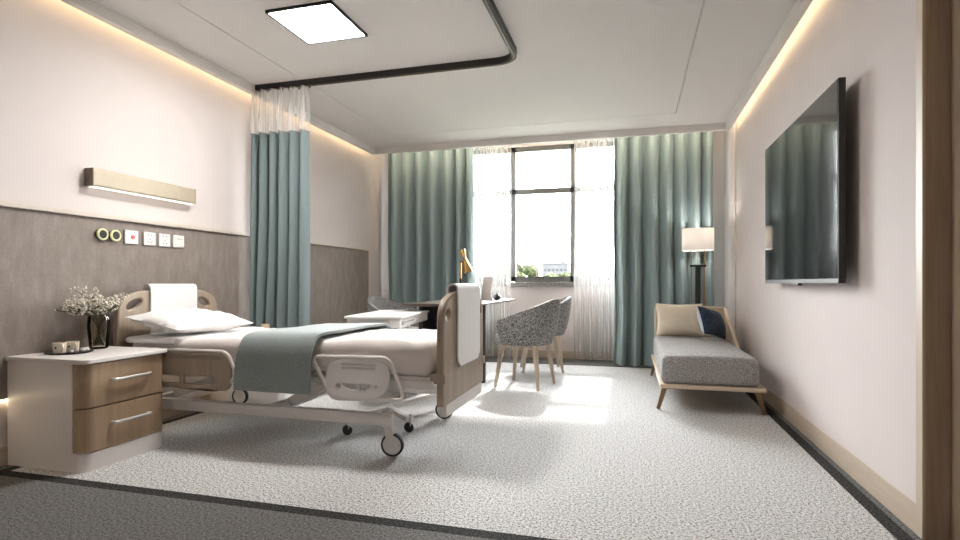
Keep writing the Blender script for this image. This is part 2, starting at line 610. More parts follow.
# panelled lower wall with its rail, lit from beneath
b = MB(); b.box((XL, YF, .345), (-3.145, 6.15, 1.348), .002); struct('trim_1', b, 'wainscot')
b = MB(); b.box((XL, YF, 1.348), (-3.125, 6.16, 1.374), .003); struct('trim_2', b, 'rail')
b = MB(); b.box((XL, YF, 0), (XL + .014, YB, .095), .003); struct('baseboard_left', b, 'trim')
b = MB(); b.box((XR - .006, 2.430, 0), (XR, YB, .112), .002); struct('baseboard_right', b, 'trim')
b = MB(); b.box((XL + .014, YB - .014, 0), (XR - .014, YB, .095), .003); struct('baseboard_back', b, 'trim')
b = MB(); b.box((XR - .018, 6.14, .095), (XR, 6.20, ZT), .003); struct('trim_3', b, 'white')
b = MB(); b.box((XR - .006, 2.384, 0), (XR + .004, 2.432, 2.20), .001); struct('trim_4', b, 'jamb_edge')
b = MB()
b.box((XR + .0, 2.385, 0), (XR + .22, 2.419, 2.16)); b.box((XR + .004, 1.38, 0), (XR + .22, 1.44, 2.16)); b.box((XR + .004, 1.44, 2.10), (XR + .22, 2.385, 2.16))
struct('trim_5', b, 'door_wood')
b = MB(); b.box((XR + .082, 1.44, .004), (XR + .13, 2.384, 2.10), .002)
d1 = struct('door_1', b, 'door_wood')
b = MB(); b.box((XR + .07, 1.52, .98), (XR + .09, 1.56, 1.10), .004); b.tube(round_path([(XR + .08, 1.54, 1.05), (XR + .035, 1.54, 1.05), (XR + .035, 1.66, 1.05)], .02), .009)
struct('door_handle', b, 'chrome', d1)

# window: frame, sashes, panes, stone sill
wf = MB()
FY0, FY1 = 6.925, 6.99
wf.box((WX0, FY0, WZ0), (WX0 + .07, FY1, WZ1)); wf.box((WX1 - .07, FY0, WZ0), (WX1, FY1, WZ1))
wf.box((WX0, FY0, WZ0), (WX1, FY1, WZ0 + .068)); wf.box((WX0, FY0, WZ1 - .055), (WX1, FY1, WZ1))
for mx in (-1.487, -.71):
    wf.box((mx - .037, FY0, WZ0), (mx + .037, FY1, WZ1))
wf.box((WX0, FY0, 2.095), (WX1, FY1, 2.16))
win = struct('window_1', wf, 'frame')
b = MB()
for a, c in ((WX0 + .07, -1.524), (-1.45, -.747), (-.673, WX1 - .07)):
    for z0, z1 in ((WZ0 + .068, 2.095), (2.16, WZ1 - .055)):
        b.box((a, 6.952, z0), (c, 6.958, z1))
struct('pane', b, 'glass', win)
b = MB()
for z in (2.03, 2.25):
    b.tube([(-1.095, 6.935, z - .03), (-1.085, 6.925, z), (-1.10, 6.925, z + .03)], .005, 6)
    b.tube([(-1.085, 6.925, z), (-1.06, 6.925, z + .028)], .005, 6)
struct('window_latch', b, 'black_metal', win)
b = MB(); b.box((WX0 - .06, YB - .035, WZ0 - .06), (WX1 + .06, YB + .1, WZ0 - .004), .004); struct('trim_6', b, 'stone')

# light strips
def led(label, lo, hi, mat='led'):
    b = MB(); b.box(lo, hi, .001, 1)
    return tag(obj('light_strip', b, mat), label, 'light strip')
led('warm light strip in the ceiling cove above the brown panelled wall', (-3.096, YF + .1, 2.595), (-3.081, 6.1, 2.61))
led('warm light strip in the ceiling cove above the television wall', (.976, YF + .1, 2.595), (.991, 6.1, 2.61))
led('warm light strip in the curtain recess above the window drapes', (-3.0, 6.132, 2.66), (.95, 6.15, 2.70), 'led_pocket')
led('warm light strip under the bottom edge of the brown wall panel', (-3.159, YF + .1, .33), (-3.147, 6.1, .344), 'led_soft')

# ------------------------------------------------------------------ ceiling lamp and curtain track
def ceiling_light(lx0, ly0, label):
    lx1, ly1 = lx0 + .45, ly0 + .46
    t = thing('ceiling_light', label, 'ceiling light', (lx0 + .225, ly0 + .23, CZ - .014))
    b = MB()
    b.plate([rrect(lx0, lx1, ly0, ly1, .004, 2), rrect(lx0 + .013, lx1 - .013, ly0 + .013, ly1 - .013, .002, 2)], .018, Matrix.Translation((0, 0, CZ - .009)), .001)
    obj('frame', b, 'black', t)
    b = MB(); b.box((lx0 + .012, ly0 + .012, CZ - .010), (lx1 - .012, ly1 - .012, CZ - .001)); obj('diffuser', b, 'diffuser', t)
ceiling_light(-2.138, 2.83, 'square flush ceiling panel light with thin black frame above the bed')

t = thing('curtain_track', 'dark bronze ceiling curtain track bending round the bed', 'curtain track', (-1.9, 3.9, CZ - .045))
path = round_path([(-3.027, 3.90, CZ - .022), (-.80, 3.90, CZ - .022), (-.80, .9, CZ - .022)], .17, 12)
def strip(path, half, z0, z1):
    b = MB()
    pts = [Vector(p) for p in path]
    def f(i, j):
        k = min(len(pts) - 1, int(round(i * (len(pts) - 1))))
        d = (pts[min(k + 1, len(pts) - 1)] - pts[max(k - 1, 0)]).normalized()
        n = Vector((-d.y, d.x, 0))
        q = [(-half, z0), (half, z0), (half, z1), (-half, z1)][int(round(j * 4)) % 4]
        return pts[k] + n * q[0] + Vector((0, 0, q[1] - pts[k].z))
    b.grid(f, len(pts), 4, closed_v=True)
    bmesh.ops.recalc_face_normals(b.bm, faces=list(b.bm.faces))
    return b
obj('rail', strip(path, .02, CZ - .045, CZ), 'black_metal', t)
bb = strip([p + Vector((0, 0, 0)) for p in path], .006, CZ - .052, CZ - .045)
obj('slot', bb, 'champagne_dark', t)

# ------------------------------------------------------------------ curtains
def drape(x0, x1, z0, z1, y, nf, amp, seed, flare=.0, solid=.004, nv=40, per=14, hem=.0):
    rnd = random.Random(seed)
    w = [rnd.uniform(.75, 1.3) for _ in range(nf)]
    tot = sum(w); cum = [0]
    for q in w: cum.append(cum[-1] + q / tot)
    am = [rnd.uniform(.7, 1.15) for _ in range(nf + 1)]
    def f(i, j):
        k = 0
        while k < nf - 1 and i > cum[k + 1]: k += 1
        tt = (i - cum[k]) / (cum[k + 1] - cum[k])
        a = amp * (am[k] * (1 - tt) + am[k + 1] * tt)
        ph = 2 * PI * (k + tt)
        z = z0 + (z1 - z0) * j
        low = (1 - j)
        sway = noise.noise(Vector((i * nf * .35, z * .8, seed))) * .035 * low
        yy = math.sin(ph) + .28 * math.sin(2 * ph + .9 + noise.noise(Vector((k * 1.7, z * .7, seed)))) * (.4 + low)
        x = x0 + (x1 - x0) * i + .012 * math.cos(ph) + sway
        c = (x0 + x1) / 2
        x = c + (x - c) * (1 + flare * low ** 3)
        return Vector((x, y + a * yy * (.85 + .3 * low) + .02 * low * noise.noise(Vector((i * 3, seed, z))), z + hem * low * math.sin(ph * .5 + seed)))
    b = MB()
    b.grid(f, nf * per, nv)
    bm = b.bm
    if solid:
        bmesh.ops.recalc_face_normals(bm, faces=list(bm.faces))
        thicken(bm, solid)
    return b
tag(obj('drape', drape(-3.07, -1.91, .012, 2.74, 6.51, 7, .08, 3), 'teal', sharp=80), 'teal floor length drape behind the desk lamp, by the brown wall corner', 'curtain', 'teal window drapes')
tag(obj('drape', drape(-.215, .85, .012, 2.74, 6.51, 7, .08, 11, .01), 'teal', sharp=80), 'teal floor length drape behind the floor lamp and chaise', 'curtain', 'teal window drapes')
tag(obj('sheer_curtain', drape(-1.95, -1.47, .03, 2.73, 6.72, 9, .02, 21, .0, 0, 30, 10, .01), 'sheer', sharp=80), 'white see-through curtain beside the teal drape behind the desk lamp', 'sheer curtain', 'sheer window curtains')
tag(obj('sheer_curtain', drape(-.69, -.20, .03, 2.73, 6.72, 9, .02, 27, .0, 0, 30, 10, .01), 'sheer', sharp=80), 'white see-through curtain behind the tweed chairs, beside the chaise end drape', 'sheer curtain', 'sheer window curtains')

t = thing('privacy_curtain', 'grey-teal hospital privacy curtain gathered beside the bed with netting top', 'curtain', (-2.8, 3.9, .575))
obj('fabric', drape(-3.09, -2.54, .58, 2.185, 3.9, 6, .07, 5, .0, .004), 'teal_grey', t, sharp=80)
obj('net_top', drape(-3.09, -2.54, 2.185, CZ - .057, 3.9, 6, .07, 5, .0, 0, 12), 'net', t, 'white mesh top of the privacy curtain', sharp=80)
for k in range(11):
    b = MB(); b.lathe([(0, 0), (.006, .002), (.006, .012), (.003, .0165)], (-3.02 + k * .050, 3.9, CZ - .069), 8); obj('glider', b, 'black_metal', t)

# ------------------------------------------------------------------ headwall fittings
t = thing('wall_lamp', 'champagne metal bar light on the wall above the bed', 'wall light', (-3.11, 2.86, 1.515))
b = MB()
b.plate([rrect(-3.16, -3.09, 1.53, 1.64, [.001, .012, .012, .001])], .79, Matrix(((1, 0, 0, 0), (0, 0, -1, 2.912), (0, 1, 0, 0), (0, 0, 0, 1))), .002)
obj('housing', b, 'champagne', t)
for y in (2.516, 3.308):
    b = MB(); b.box((-3.158, y - .004, 1.532), (-3.092, y + .004, 1.638), .002); obj('end_cap', b, 'champagne_dark', t, 'dark bronze end of the bar light')
b = MB(); b.box((-3.145, 2.53, 1.5265), (-3.10, 3.295, 1.5298)); obj('diffuser', b, 'bar_led', t)

def wall_plate(name, label, cat, y, w, group=None):
    t = thing(name, label, cat, (-3.13, y, 1.248 - .043), group)
    b = MB(); b.box((-3.13, y - w / 2, 1.248 - .044), (-3.115, y + w / 2, 1.248 + .044), .004); obj('cover', b, 'white_plastic', t)
    t.location.x -= .015
    return t
for y, lab in ((2.600, 'round black gas outlet on the wall panel, farthest from the call button'), (2.688, 'round black gas outlet on the wall panel, next to the call button')):
    t = thing('gas_outlet', lab, 'gas outlet', (-3.13, y, 1.215), 'gas outlets above the nightstand')
    mm = Matrix.Translation((-3.13, y, 1.248)) @ Matrix.Rotation(R(90), 4, 'Y')
    b = MB(); b.lathe([(0, 0), (.033, 0), (.033, .022), (.030, .026), (.0, .026)], (0, 0, 0), 28, mm); obj('body', b, 'black', t)
    b = MB(); b.lathe([(.031, .018), (.036, .018), (.036, .028), (.031, .031), (.0255, .028), (.0255, .018), (.031, .018)], (0, 0, 0), 28, mm); obj('ring', b, 'ring', t, 'pale yellow-green ring'); t.location.x -= .015
t = wall_plate('call_switch', 'white nurse call button plate with a round red button', 'call button', 2.811, .098)
b = MB(); b.lathe([(0, 0), (.013, 0), (.012, .006), (0, .007)], (-3.115, 2.817, 1.248), 20, Matrix.Rotation(R(90), 4, 'Y')); obj('button', b, 'pink', t, 'red call button')
def dots(pts):
    b = MB()
    for y, z in pts:
        b.box((-3.1155, y - .003, z - .004), (-3.1142, y + .003, z + .004))
    return b
for y, lab in ((2.949, 'white wall socket plate next to the call button'), (3.071, 'white wall socket plate next to the light switch')):
    t = wall_plate('wall_socket', lab, 'socket', y, .094, 'wall sockets above the bed')
    obj('pin_hole', dots([(y - .012, 1.273), (y + .012, 1.273), (y, 1.246), (y - .013, 1.226), (y + .013, 1.226)]), 'grey_mark', t)
t = wall_plate('light_switch', 'white light switch plate at the end of the row of sockets', 'switch', 3.193, .098)
b = MB(); b.box((-3.118, 3.193 - .038, 1.248 - .034), (-3.1125, 3.193 + .038, 1.248 + .034), .002); rk = obj('rocker', b, 'white_plastic', t)
b = MB()
for k in range(9): b.box((-3.1128, 3.175 + k * .005, 1.262), (-3.1118, 3.175 + k * .005 + .003, 1.266))
obj('printed_line', b, 'grey_mark', rk, 'tiny grey line of print')

# ------------------------------------------------------------------ nightstands
def nightstand(label):
    t = thing('nightstand', label, 'nightstand', (-2.88, 2.34, 0), 'bedside nightstands')
    X0, X1, Y0, Y1, H = -3.143, -2.625, 2.085, 2.583, .567
    I = Matrix.Identity(4)
    b = MB(); b.plate([rrect(X0, X1, Y0, Y1, [.002, .05, .05, .002])], .094, Matrix.Translation((0, 0, .047)), .001)
    b.box((X0, Y0, .092), (X1 - .075, Y1, H - .022), .001)
    obj('carcass', b, 'white', t)
    b = MB(); b.plate([rrect(X0, X1 + .02, Y0 - .012, Y1 + .010, [.002, .035, .035, .002])], .022, Matrix.Translation((0, 0, H - .011)), .004)
    obj('top', b, 'white', t)
    for z0, z1 in ((.097, .315), (.321, .541)):
        b = MB(); b.plate([rrect(X1 - .073, X1 + .004, Y0 + .001, Y1 - .001, [.001, .05, .05, .001])], z1 - z0, Matrix.Translation((0, 0, (z0 + z1) / 2)), .002)
        d = obj('drawer', b, 'stand_wood', t)
        zc = z0 + .125
        b = MB(); b.tube(round_path([(X1, 2.235, zc), (X1 + .03, 2.235, zc), (X1 + .03, 2.455, zc), (X1, 2.455, zc)], .012, 5), .0085, 12)
        obj('handle', b, 'chrome', d, 'chrome bar handle')
    return t
ns = nightstand('white nightstand with two wooden drawers, holding the vase and mugs')
dup(ns, (-2.88, 3.935, 0), 0, 'white nightstand on the far side of the bed under the privacy curtain')

# tray, mugs, pebbles, vase
t = thing('tray', 'round black tray carrying two cream mugs on the nightstand', 'tray', (-2.965, 2.275, .567))
b = MB(); b.lathe([(0, 0), (.095, 0), (.108, .004), (.110, .010), (.107, .010), (.095, .006), (0, .006)], (-2.965, 2.275, .5675), 40); obj('plate', b, 'black', t)
def mug(x, y, rz, label):
    t = thing('mug', label, 'mug', (x, y, .5738), 'cream mugs on the black tray')
    b = MB(); b.lathe([(0, 0), (.024, 0), (.028, .004), (.0305, .055), (.0285, .055), (.026, .006), (0, .006)], (x, y, .5738), 28); obj('cup', b, 'mug', t)
    b = MB()
    c, s = math.cos(rz), math.sin(rz)
    pts = [(.029, .045), (.045, .044), (.048, .028), (.042, .014), (.028, .012)]
    b.tube(round_path([(x + r * c, y + r * s, .5738 + z) for r, z in pts], .01, 4), .004, 8); obj('handle', b, 'mug', t)
    b = MB(); a = rz - .9
    mm = Matrix.Translation((x + .0298 * math.cos(a), y + .0298 * math.sin(a), .604)) @ Matrix.Rotation(a, 4, 'Z') @ Matrix.Rotation(R(87), 4, 'Y')
    b.lathe([(0, 0), (.0055, 0), (.005, .001), (0, .001)], (0, 0, 0), 14, mm); obj('emblem', b, 'black', t, 'small round black mark')
mug(-2.965, 2.222, R(-20), 'cream mug on the black tray, nearer the front of the nightstand end')
mug(-2.96, 2.29, R(-20), 'cream mug on the black tray, nearer the glass vase')
for k, (x, y, s) in enumerate(((-2.905, 2.305, .013), (-2.895, 2.262, .011), (-2.908, 2.243, .009), (-2.925, 2.34, .013), (-2.905, 2.33, .010))):
    b = MB()
    q = bmesh.new(); bmesh.ops.create_icosphere(q, subdivisions=2, radius=s)
    for v in q.verts:
        v.co *= 1 + .25 * noise.noise(v.co * 90 + Vector((k, 0, 0)))
        v.co.z *= .7
    b.merge(q, Matrix.Translation((x, y, .5742 + s * .72)))
    tag(obj('pebble', b, 'pillow'), 'small white pebble beside the cream mugs on the black tray', 'pebble', 'white pebbles on the tray')

VX, VY, VZ = -3.0, 2.475, .5675
t = thing('flower_vase', 'smoked glass vase of white sprigs on the near nightstand', 'vase', (VX, VY, VZ))
b = MB(); b.lathe([(0, 0), (.040, 0), (.047, .006), (.053, .07), (.058, .13), (.055, .18), (.049, .195), (.046, .193), (.051, .178), (.054, .13), (.049, .07), (.042, .024), (0, .020)], (VX, VY, VZ), 20)
obj('vessel', b, 'smoke', t, 'smoked grey glass vessel')
rnd = random.Random(4)
stems, blos, leaves = MB(), MB(), MB()
def blossom(p, s):
    q = bmesh.new(); bmesh.ops.create_icosphere(q, subdivisions=1, radius=s)
    for v in q.verts: v.co *= rnd.uniform(.6, 1.2)
    blos.merge(q, Matrix.Translation(p))
for k in range(17):
    a = 2 * PI * k / 17 + rnd.uniform(-.2, .2)
    rad = rnd.uniform(.06, .22)
    tip = Vector((VX - .02 + rad * math.cos(a) * .8, VY - .045 + rad * math.sin(a) * .95, VZ + rnd.uniform(.255, .345) - rad * .22))
    tip.y = min(tip.y, 2.535)
    base = Vector((VX - .025 * math.cos(a), VY - .025 * math.sin(a), VZ + .024))
    neck = Vector((VX + .034 * math.cos(a), VY + .034 * math.sin(a), VZ + .195))
    path = round_path([base, neck, tip], .05, 6)
    stems.tube(path, .0022, 5)
    for j in range(9):
        tt = rnd.uniform(.45, 1)
        st = neck.lerp(tip, tt)
        e = st + Vector((rnd.uniform(-.05, .05), rnd.uniform(-.05, .05), rnd.uniform(-.008, .045)))
        stems.tube([st, e], .0009, 4)
        for _ in range(4):
            blossom(e + Vector((rnd.uniform(-.02, .02), rnd.uniform(-.02, .02), rnd.uniform(-.012, .02))), rnd.uniform(.0042, .0088))
    for j in range(4):
        st = neck.lerp(tip, rnd.uniform(.2, .9))
        ang = rnd.uniform(0, 2 * PI)
        l = .03
        def lf(i, jj, st=st, ang=ang, l=l):
            wv = math.sin(PI * i) * .006 * (2 * jj - 1)
            return st + Vector((math.cos(ang) * l * i - math.sin(ang) * wv, math.sin(ang) * l * i + math.cos(ang) * wv, .012 * i))
        leaves.grid(lf, 5, 2)
obj('stems', stems, 'stem', t, 'dark thin stems')
obj('blossoms', blos, 'blossom', t, 'clusters of tiny white blossoms', stuff=True)
obj('leaves', leaves, 'leaf', t, 'small green leaves', stuff=True)

# candle on the far nightstand
t = thing('tray', 'small dark tray under the candle on the far nightstand', 'tray', (-2.80, 3.725, .567))
b = MB(); b.lathe([(0, 0), (.07, 0), (.075, .006), (.07, .007), (0, .004)], (-2.80, 3.725, .5675), 30); obj('plate', b, 'black', t)
t = thing('candle', 'small cream candle jar in front of the privacy curtain', 'candle', (-2.805, 3.72, .573))
b = MB(); b.lathe([(0, 0), (.03, 0), (.032, .004), (.032, .052), (.029, .052), (.029, .046), (0, .046)], (-2.805, 3.72, .5725), 26); obj('jar', b, 'candle', t)
b = MB(); b.tube([(-2.805, 3.72, .618), (-2.805, 3.72, .628)], .0012, 6); obj('wick', b, 'black', t)

# ------------------------------------------------------------------ hospital bed
bed = thing('hospital_bed', 'white hospital bed with wooden head and foot boards on casters', 'bed', (-2.0, 3.08, 0))
def end_board(x, near, far, zb, zt, hn, hf, tilt, ha=.062, hb=.027):
    o = smooth_loop([(near, zb), (near, zb + .02), (near, zb + .2), (near, zt - .19), (near + .015, zt - .075), (near + .13, zt - .015), ((near + far) / 2, zt), (far - .13, zt - .015), (far - .015, zt - .075), (far, zt - .19), (far, zb + .2), (far, zb + .02), (far, zb), (far - .03, zb), (near + .03, zb)], 2)
    b = MB(); b.plate([o, ellipse(*hn, ha, hb, tilt), ellipse(*hf, ha, hb, -tilt)], .042, at_x(x), .011, 4)
    return b
obj('headboard', end_board(-3.045, 2.617, 3.455, .33, .915, (2.735, .815), (3.315, .815), 22), 'bed_wood', bed)
fb = obj('footboard', end_board(-.957, 2.665, 3.445, .306, .91, (2.738, .785), (3.372, .785), 30, .038, .026), 'bed_wood', bed)
def over_panel(x, ya, yb, z_out, z_in, z_top, rad, out=1):
    hw = .034
    path = [(x + out * hw, z_out)] + [(x + out * hw, z_out + (z_top - .034 - z_out) * k / 14) for k in range(1, 15)]
    path += [(x + out * hw * math.cos(R(12 * k)), z_top - .034 + hw * math.sin(R(12 * k))) for k in range(1, 16)]
    path += [(x - out * hw, z_top - .034 - (z_top - .034 - z_in) * k / 6) for k in range(1, 7)]
    L = [0]
    for a, c in zip(path, path[1:]): L.append(L[-1] + math.hypot(c[0] - a[0], c[1] - a[1]))
    def f(i, j):
        k = int(round(i * (len(path) - 1)))
        ins = 0
        for d in (L[k], L[-1] - L[k]):
            if d < rad: ins = max(ins, rad - math.sqrt(max(0, rad * rad - (rad - d) ** 2)))
        return Vector((path[k][0], ya + ins + (yb - ya - 2 * ins) * j, path[k][1]))
    b = MB(); b.grid(f, len(path), 12)
    bmesh.ops.recalc_face_normals(b.bm, faces=list(b.bm.faces))
    thicken(b.bm, .009)
    return b
obj('board_cover', over_panel(-3.045, 2.845, 3.235, .56, .60, .945, .05), 'towel', bed, 'white cover over the headboard')
obj('board_cover', over_panel(-.957, 2.87, 3.315, .485, .72, .948, .055), 'towel', bed, 'white cover over the footboard')
for y, lab in ((2.672, 'wooden clamp at footboard edge'), (3.438, 'wooden clamp at footboard edge')):
    b = MB(); b.box((-1.01, y - .012, .425), (-.928, y + .055 if y < 3 else y + .02, .475), .006); obj('clamp', b, 'bed_wood', bed)
b = MB(); b.box((-.983, 2.73, .238), (-.942, 3.42, .37), .006); obj('foot_crossbeam', b, 'white_metal', bed)

def wr(p, n):
    k = .006 * noise.noise(p * 5) + .004 * noise.noise(p * 13)
    if p.x > -1.35: k += .010 * noise.noise(Vector((p.x * 9 + p.y * 14, p.y * 6, p.z * 4)))
    return k
b = MB(); b.soft_box((-2.985, 2.65, .455), (-1.005, 3.47, .643), .06, (64, 30, 8), wr)
def sag(bm):
    for v in bm.verts:
        v.co.z -= .028 * min(1, max(0, (-1.5 - v.co.x) / 1.3)) * min(1, max(0, (v.co.z - .46) / .12))
sag(b.bm); mt = obj('mattress', b, 'sheet', bed, sharp=80)
b = MB()                                          # the folded-back sheet edge at the head
b.soft_box((-2.992, 2.632, .610), (-2.60, 3.46, .650), .018, (20, 30, 5), lambda p, n: .005 * noise.noise(p * 8)); sag(b.bm); obj('sheet_fold', b, 'pillow', mt, sharp=80)
b = MB(); b.box((-3.0, 2.68, .425), (-1.0, 3.45, .458), .008); obj('platform', b, 'white_metal', bed)
for y in (2.665, 3.465):
    b = MB(); b.box((-3.02, y - .018, .395), (-.99, y + .018, .44), .008); obj('side_rail_beam', b, 'white_metal', bed)
# base on casters
for y in (2.735, 3.60):
    b = MB(); b.box((-3.02, y - .022, .175), (-1.25, y + .022, .238), .006); obj('base_beam', b, 'white_metal', bed)
for x in (-2.93, -2.05):
    b = MB(); b.box((x - .025, 2.735, .18), (x + .025, 3.60, .232), .006); obj('base_crossbar', b, 'white_metal', bed)
for x0_, x1_ in ((-2.90, -2.30), (-2.03, -1.60)):
    for y in (2.93, 3.22):
        b = MB(); b.bar((x0_, y, .22), (x1_, y, .42), .03, .055, .005); obj('lift_arm', b, 'white_metal', bed)
def bed_caster(x, y):
    b = MB(); b.bar((x - .03, y, .245), (x, y, .12), .05, .036, .006, .042, .03); b.box((x - .055, y - .026, .16), (x + .002, y + .026, .255), .008)
    b.bar((x - .022, y - .018, .17), (x, y - .018, .05), .006, .045, .002); b.bar((x - .022, y + .018, .17), (x, y + .018, .05), .006, .045, .002)
    c = obj('caster', b, 'white_metal', bed)
    mm = Matrix.Translation((x, y, .064)) @ Matrix.Rotation(R(8), 4, 'Z') @ Matrix.Rotation(R(90), 4, 'X')
    b = MB(); b.lathe([(.052, -.014), (.062, -.013), (.064, -.007), (.064, .007), (.062, .013), (.052, .014), (.052, -.014)], (0, 0, 0), 36, mm); obj('tire', b, 'rubber', c, 'black tyre')
    b = MB(); b.lathe([(0, -.012), (.05, -.012), (.053, -.009), (.053, .009), (.05, .012), (0, .012)], (0, 0, 0), 32, mm); obj('hub', b, 'white_plastic', c)
for x, y in ((-1.265, 2.755), (-1.265, 3.615), (-2.955, 3.615), (-2.955, 2.755)):
    bed_caster(x, y)
# siderails
b = MB(); b.tube(round_path([(-1.675, 2.612, .552), (-1.222, 2.612, .560), (-1.130, 2.612, .345), (-1.555, 2.612, .330)], .045, 6, True), .0105, 10, True)
sr = obj('siderail', b, 'white_metal', bed)
o = smooth_loop([(-1.535, .338), (-1.285, .338), (-1.225, .39), (-1.215, .47), (-1.245, .548), (-1.545, .546), (-1.59, .47), (-1.585, .39)], 2)
def slot(xa, xb, za, zb): return rrect(xa, xb, za, zb, min(.499 * (zb - za), .02), 4)
def d_slot(xa, xb, z, h):
    c = (xa + xb) / 2; w = (xb - xa) / 2
    return [(xa, z + h)] + [(c - w * math.cos(PI * k / 14), z + h - 1.7 * h * math.sin(PI * k / 14) ** .8) for k in range(1, 14)] + [(xb, z + h)]
b = MB(); b.plate([o, slot(-1.495, -1.295, .515, .526), slot(-1.495, -1.295, .494, .505), [(-1.488, .416), (-1.408, .416), (-1.408, .375), (-1.44, .381), (-1.468, .395)], [(-1.312, .416), (-1.332, .395), (-1.36, .381), (-1.392, .375), (-1.392, .416)], slot(-1.522, -1.497, .39, .414), slot(-1.303, -1.278, .39, .414)], .018, at_y(2.612), .004)
obj('rail_panel', b, 'white_plastic', sr)
b = MB(); b.box((-1.47, 2.622, .40), (-1.33, 2.655, .45), .006); obj('bracket', b, 'white_metal', sr)
b = MB(); b.tube(round_path([(-2.74, 2.612, .556), (-2.222, 2.612, .558), (-2.160, 2.612, .43), (-2.20, 2.612, .385)], .05, 6), .0105, 10)
sr = obj('siderail', b, 'white_metal', bed)
o = rrect(-2.72, -2.195, .335, .548, [.03, .05, .07, .03], 6)
b = MB(); b.plate([o, slot(-2.66, -2.265, .516, .526), slot(-2.69, -2.548, .365, .413), rrect(-2.522, -2.295, .365, .413, [.005, .04, .02, .005])], .022, at_y(2.612), .005)
obj('rail_panel', b, 'bed_wood', sr, 'wooden siderail panel')
b = MB(); b.box((-2.26, 2.622, .365), (-2.16, 2.655, .43), .006); obj('bracket', b, 'white_metal', sr)

# pillow and blanket
mm = Matrix.Translation((-2.765, 2.935, .706)) @ Euler((0, R(9), R(-3))).to_matrix().to_4x4()
b = MB(); b.cushion(.43, .63, .125, mm, .06, 34, .018, 2); tag(obj('pillow', b, 'pillow', sharp=80), 'white pillow at the head of the hospital bed', 'pillow')

def blanket():
    path = [(2.578, .352), (2.574, .42), (2.576, .50), (2.585, .57), (2.597, .615), (2.618, .650), (2.66, .672), (2.72, .678)]
    path += [(2.72 + (3.40 - 2.72) * k / 16, .678) for k in range(1, 17)]
    path += [(3.455, .672), (3.502, .652), (3.525, .61), (3.530, .55), (3.530, .48), (3.528, .42)]
    n = len(path)
    def f(i, j):
        k = i * (n - 1); a = int(min(n - 2, math.floor(k))); tt = k - a
        y = path[a][0] * (1 - tt) + path[a + 1][0] * tt
        z = path[a][1] * (1 - tt) + path[a + 1][1] * tt
        xa = -2.145 + .10 * i; xb = -1.665 + .06 * i
        x = xa + (xb - xa) * j
        x += .008 * noise.noise(Vector((i * 4, j * 2, 0)))
        z += .004 * noise.noise(Vector((x * 7, y * 7, 1)))
        z -= .010 * (1 - j) * min(1, max(0, (z - .46) / .12))
        hang = max(0, .16 - i) / .16
        y -= .010 * hang * (1 + noise.noise(Vector((x * 7, z * 3, 4))))
        return Vector((x, y, z))
    b = MB(); b.grid(f, 70, 24)
    bmesh.ops.recalc_face_normals(b.bm, faces=list(b.bm.faces))
    if sum(q.normal.z for q in b.bm.faces) < 0: bmesh.ops.reverse_faces(b.bm, faces=list(b.bm.faces))
    thicken(b.bm, .016)
    return b
tag(obj('blanket', blanket(), 'blanket', sharp=60), 'grey-teal throw blanket folded across the bed and hanging over its side', 'blanket')

# ------------------------------------------------------------------ overbed table
ob = thing('overbed_table', 'white overbed table on a wheeled base beyond the bed', 'overbed table', (-1.824, 3.625, 0))
ra = R(9)
def ot(x, y, z): return (-1.824 + x * math.cos(ra) - y * math.sin(ra), 3.625 + x * math.sin(ra) + y * math.cos(ra), z)
RM = Matrix.Translation((-1.824, 3.625, 0)) @ Matrix.Rotation(ra, 4, 'Z')
b = MB(); b.plate([rrect(-.218, .218, 0, .98, .015)], .018, RM @ Matrix.Translation((0, 0, .697)), .004); obj('tabletop', b, 'white', ob)
b = MB(); b.box((-.198, .012, .618), (.203, .965, .688), .005, 2, RM); tr = obj('tray_box', b, 'white', ob)
b = MB(); b.box((.2025, .15, .650), (.206, .45, .663), .001, 1, RM); b.box((.2025, .06, .642), (.208, .125, .670), .002, 1, RM); obj('drawer_slot', b, 'grey_mark', tr, 'dark slot in tray side')
b = MB(); b.box((.115, .365, .10), (.18, .43, .620), .006, 2, RM); obj('column', b, 'white_metal', ob)
colp = ot(.147, .40, .12)
b = MB(); b.bar((-1.705, 3.03, .105), (-1.36, 3.985, .13), .055, .032, .006); obj('base_leg', b, 'white_metal', ob)
b = MB(); b.bar((-1.365, 3.23, .085), (-1.585, 3.365, .115), .055, .032, .006); obj('base_leg', b, 'white_metal', ob)
b = MB(); b.bar((-1.38, 3.93, .125), (colp[0] - .06, colp[1], .125), .06, .034, .006); obj('base_crossbar', b, 'white_metal', ob)
for x, y in ((-1.705, 3.07), (-1.36, 3.235), (-1.365, 3.97), (-1.74, 3.98)):
    b = MB(); b.tube([(x, y, .05), (x, y, .115)], .012, 10); b.bar((x, y, .055), (x - .012, y, .03), .03, .02)
    c = obj('caster', b, 'white_metal', ob)
    mm = Matrix.Translation((x - .012, y, .03)) @ Matrix.Rotation(R(35), 4, 'Z') @ Matrix.Rotation(R(90), 4, 'X')
    b = MB()
    for s in (-.012, .012):
        b.lathe([(0, s - .008), (.026, s - .008), (.029, s - .004), (.029, s + .004), (.026, s + .008), (0, s + .008)], (0, 0, 0), 24, mm)
    obj('wheel', b, 'rubber', c, 'small black twin wheel')

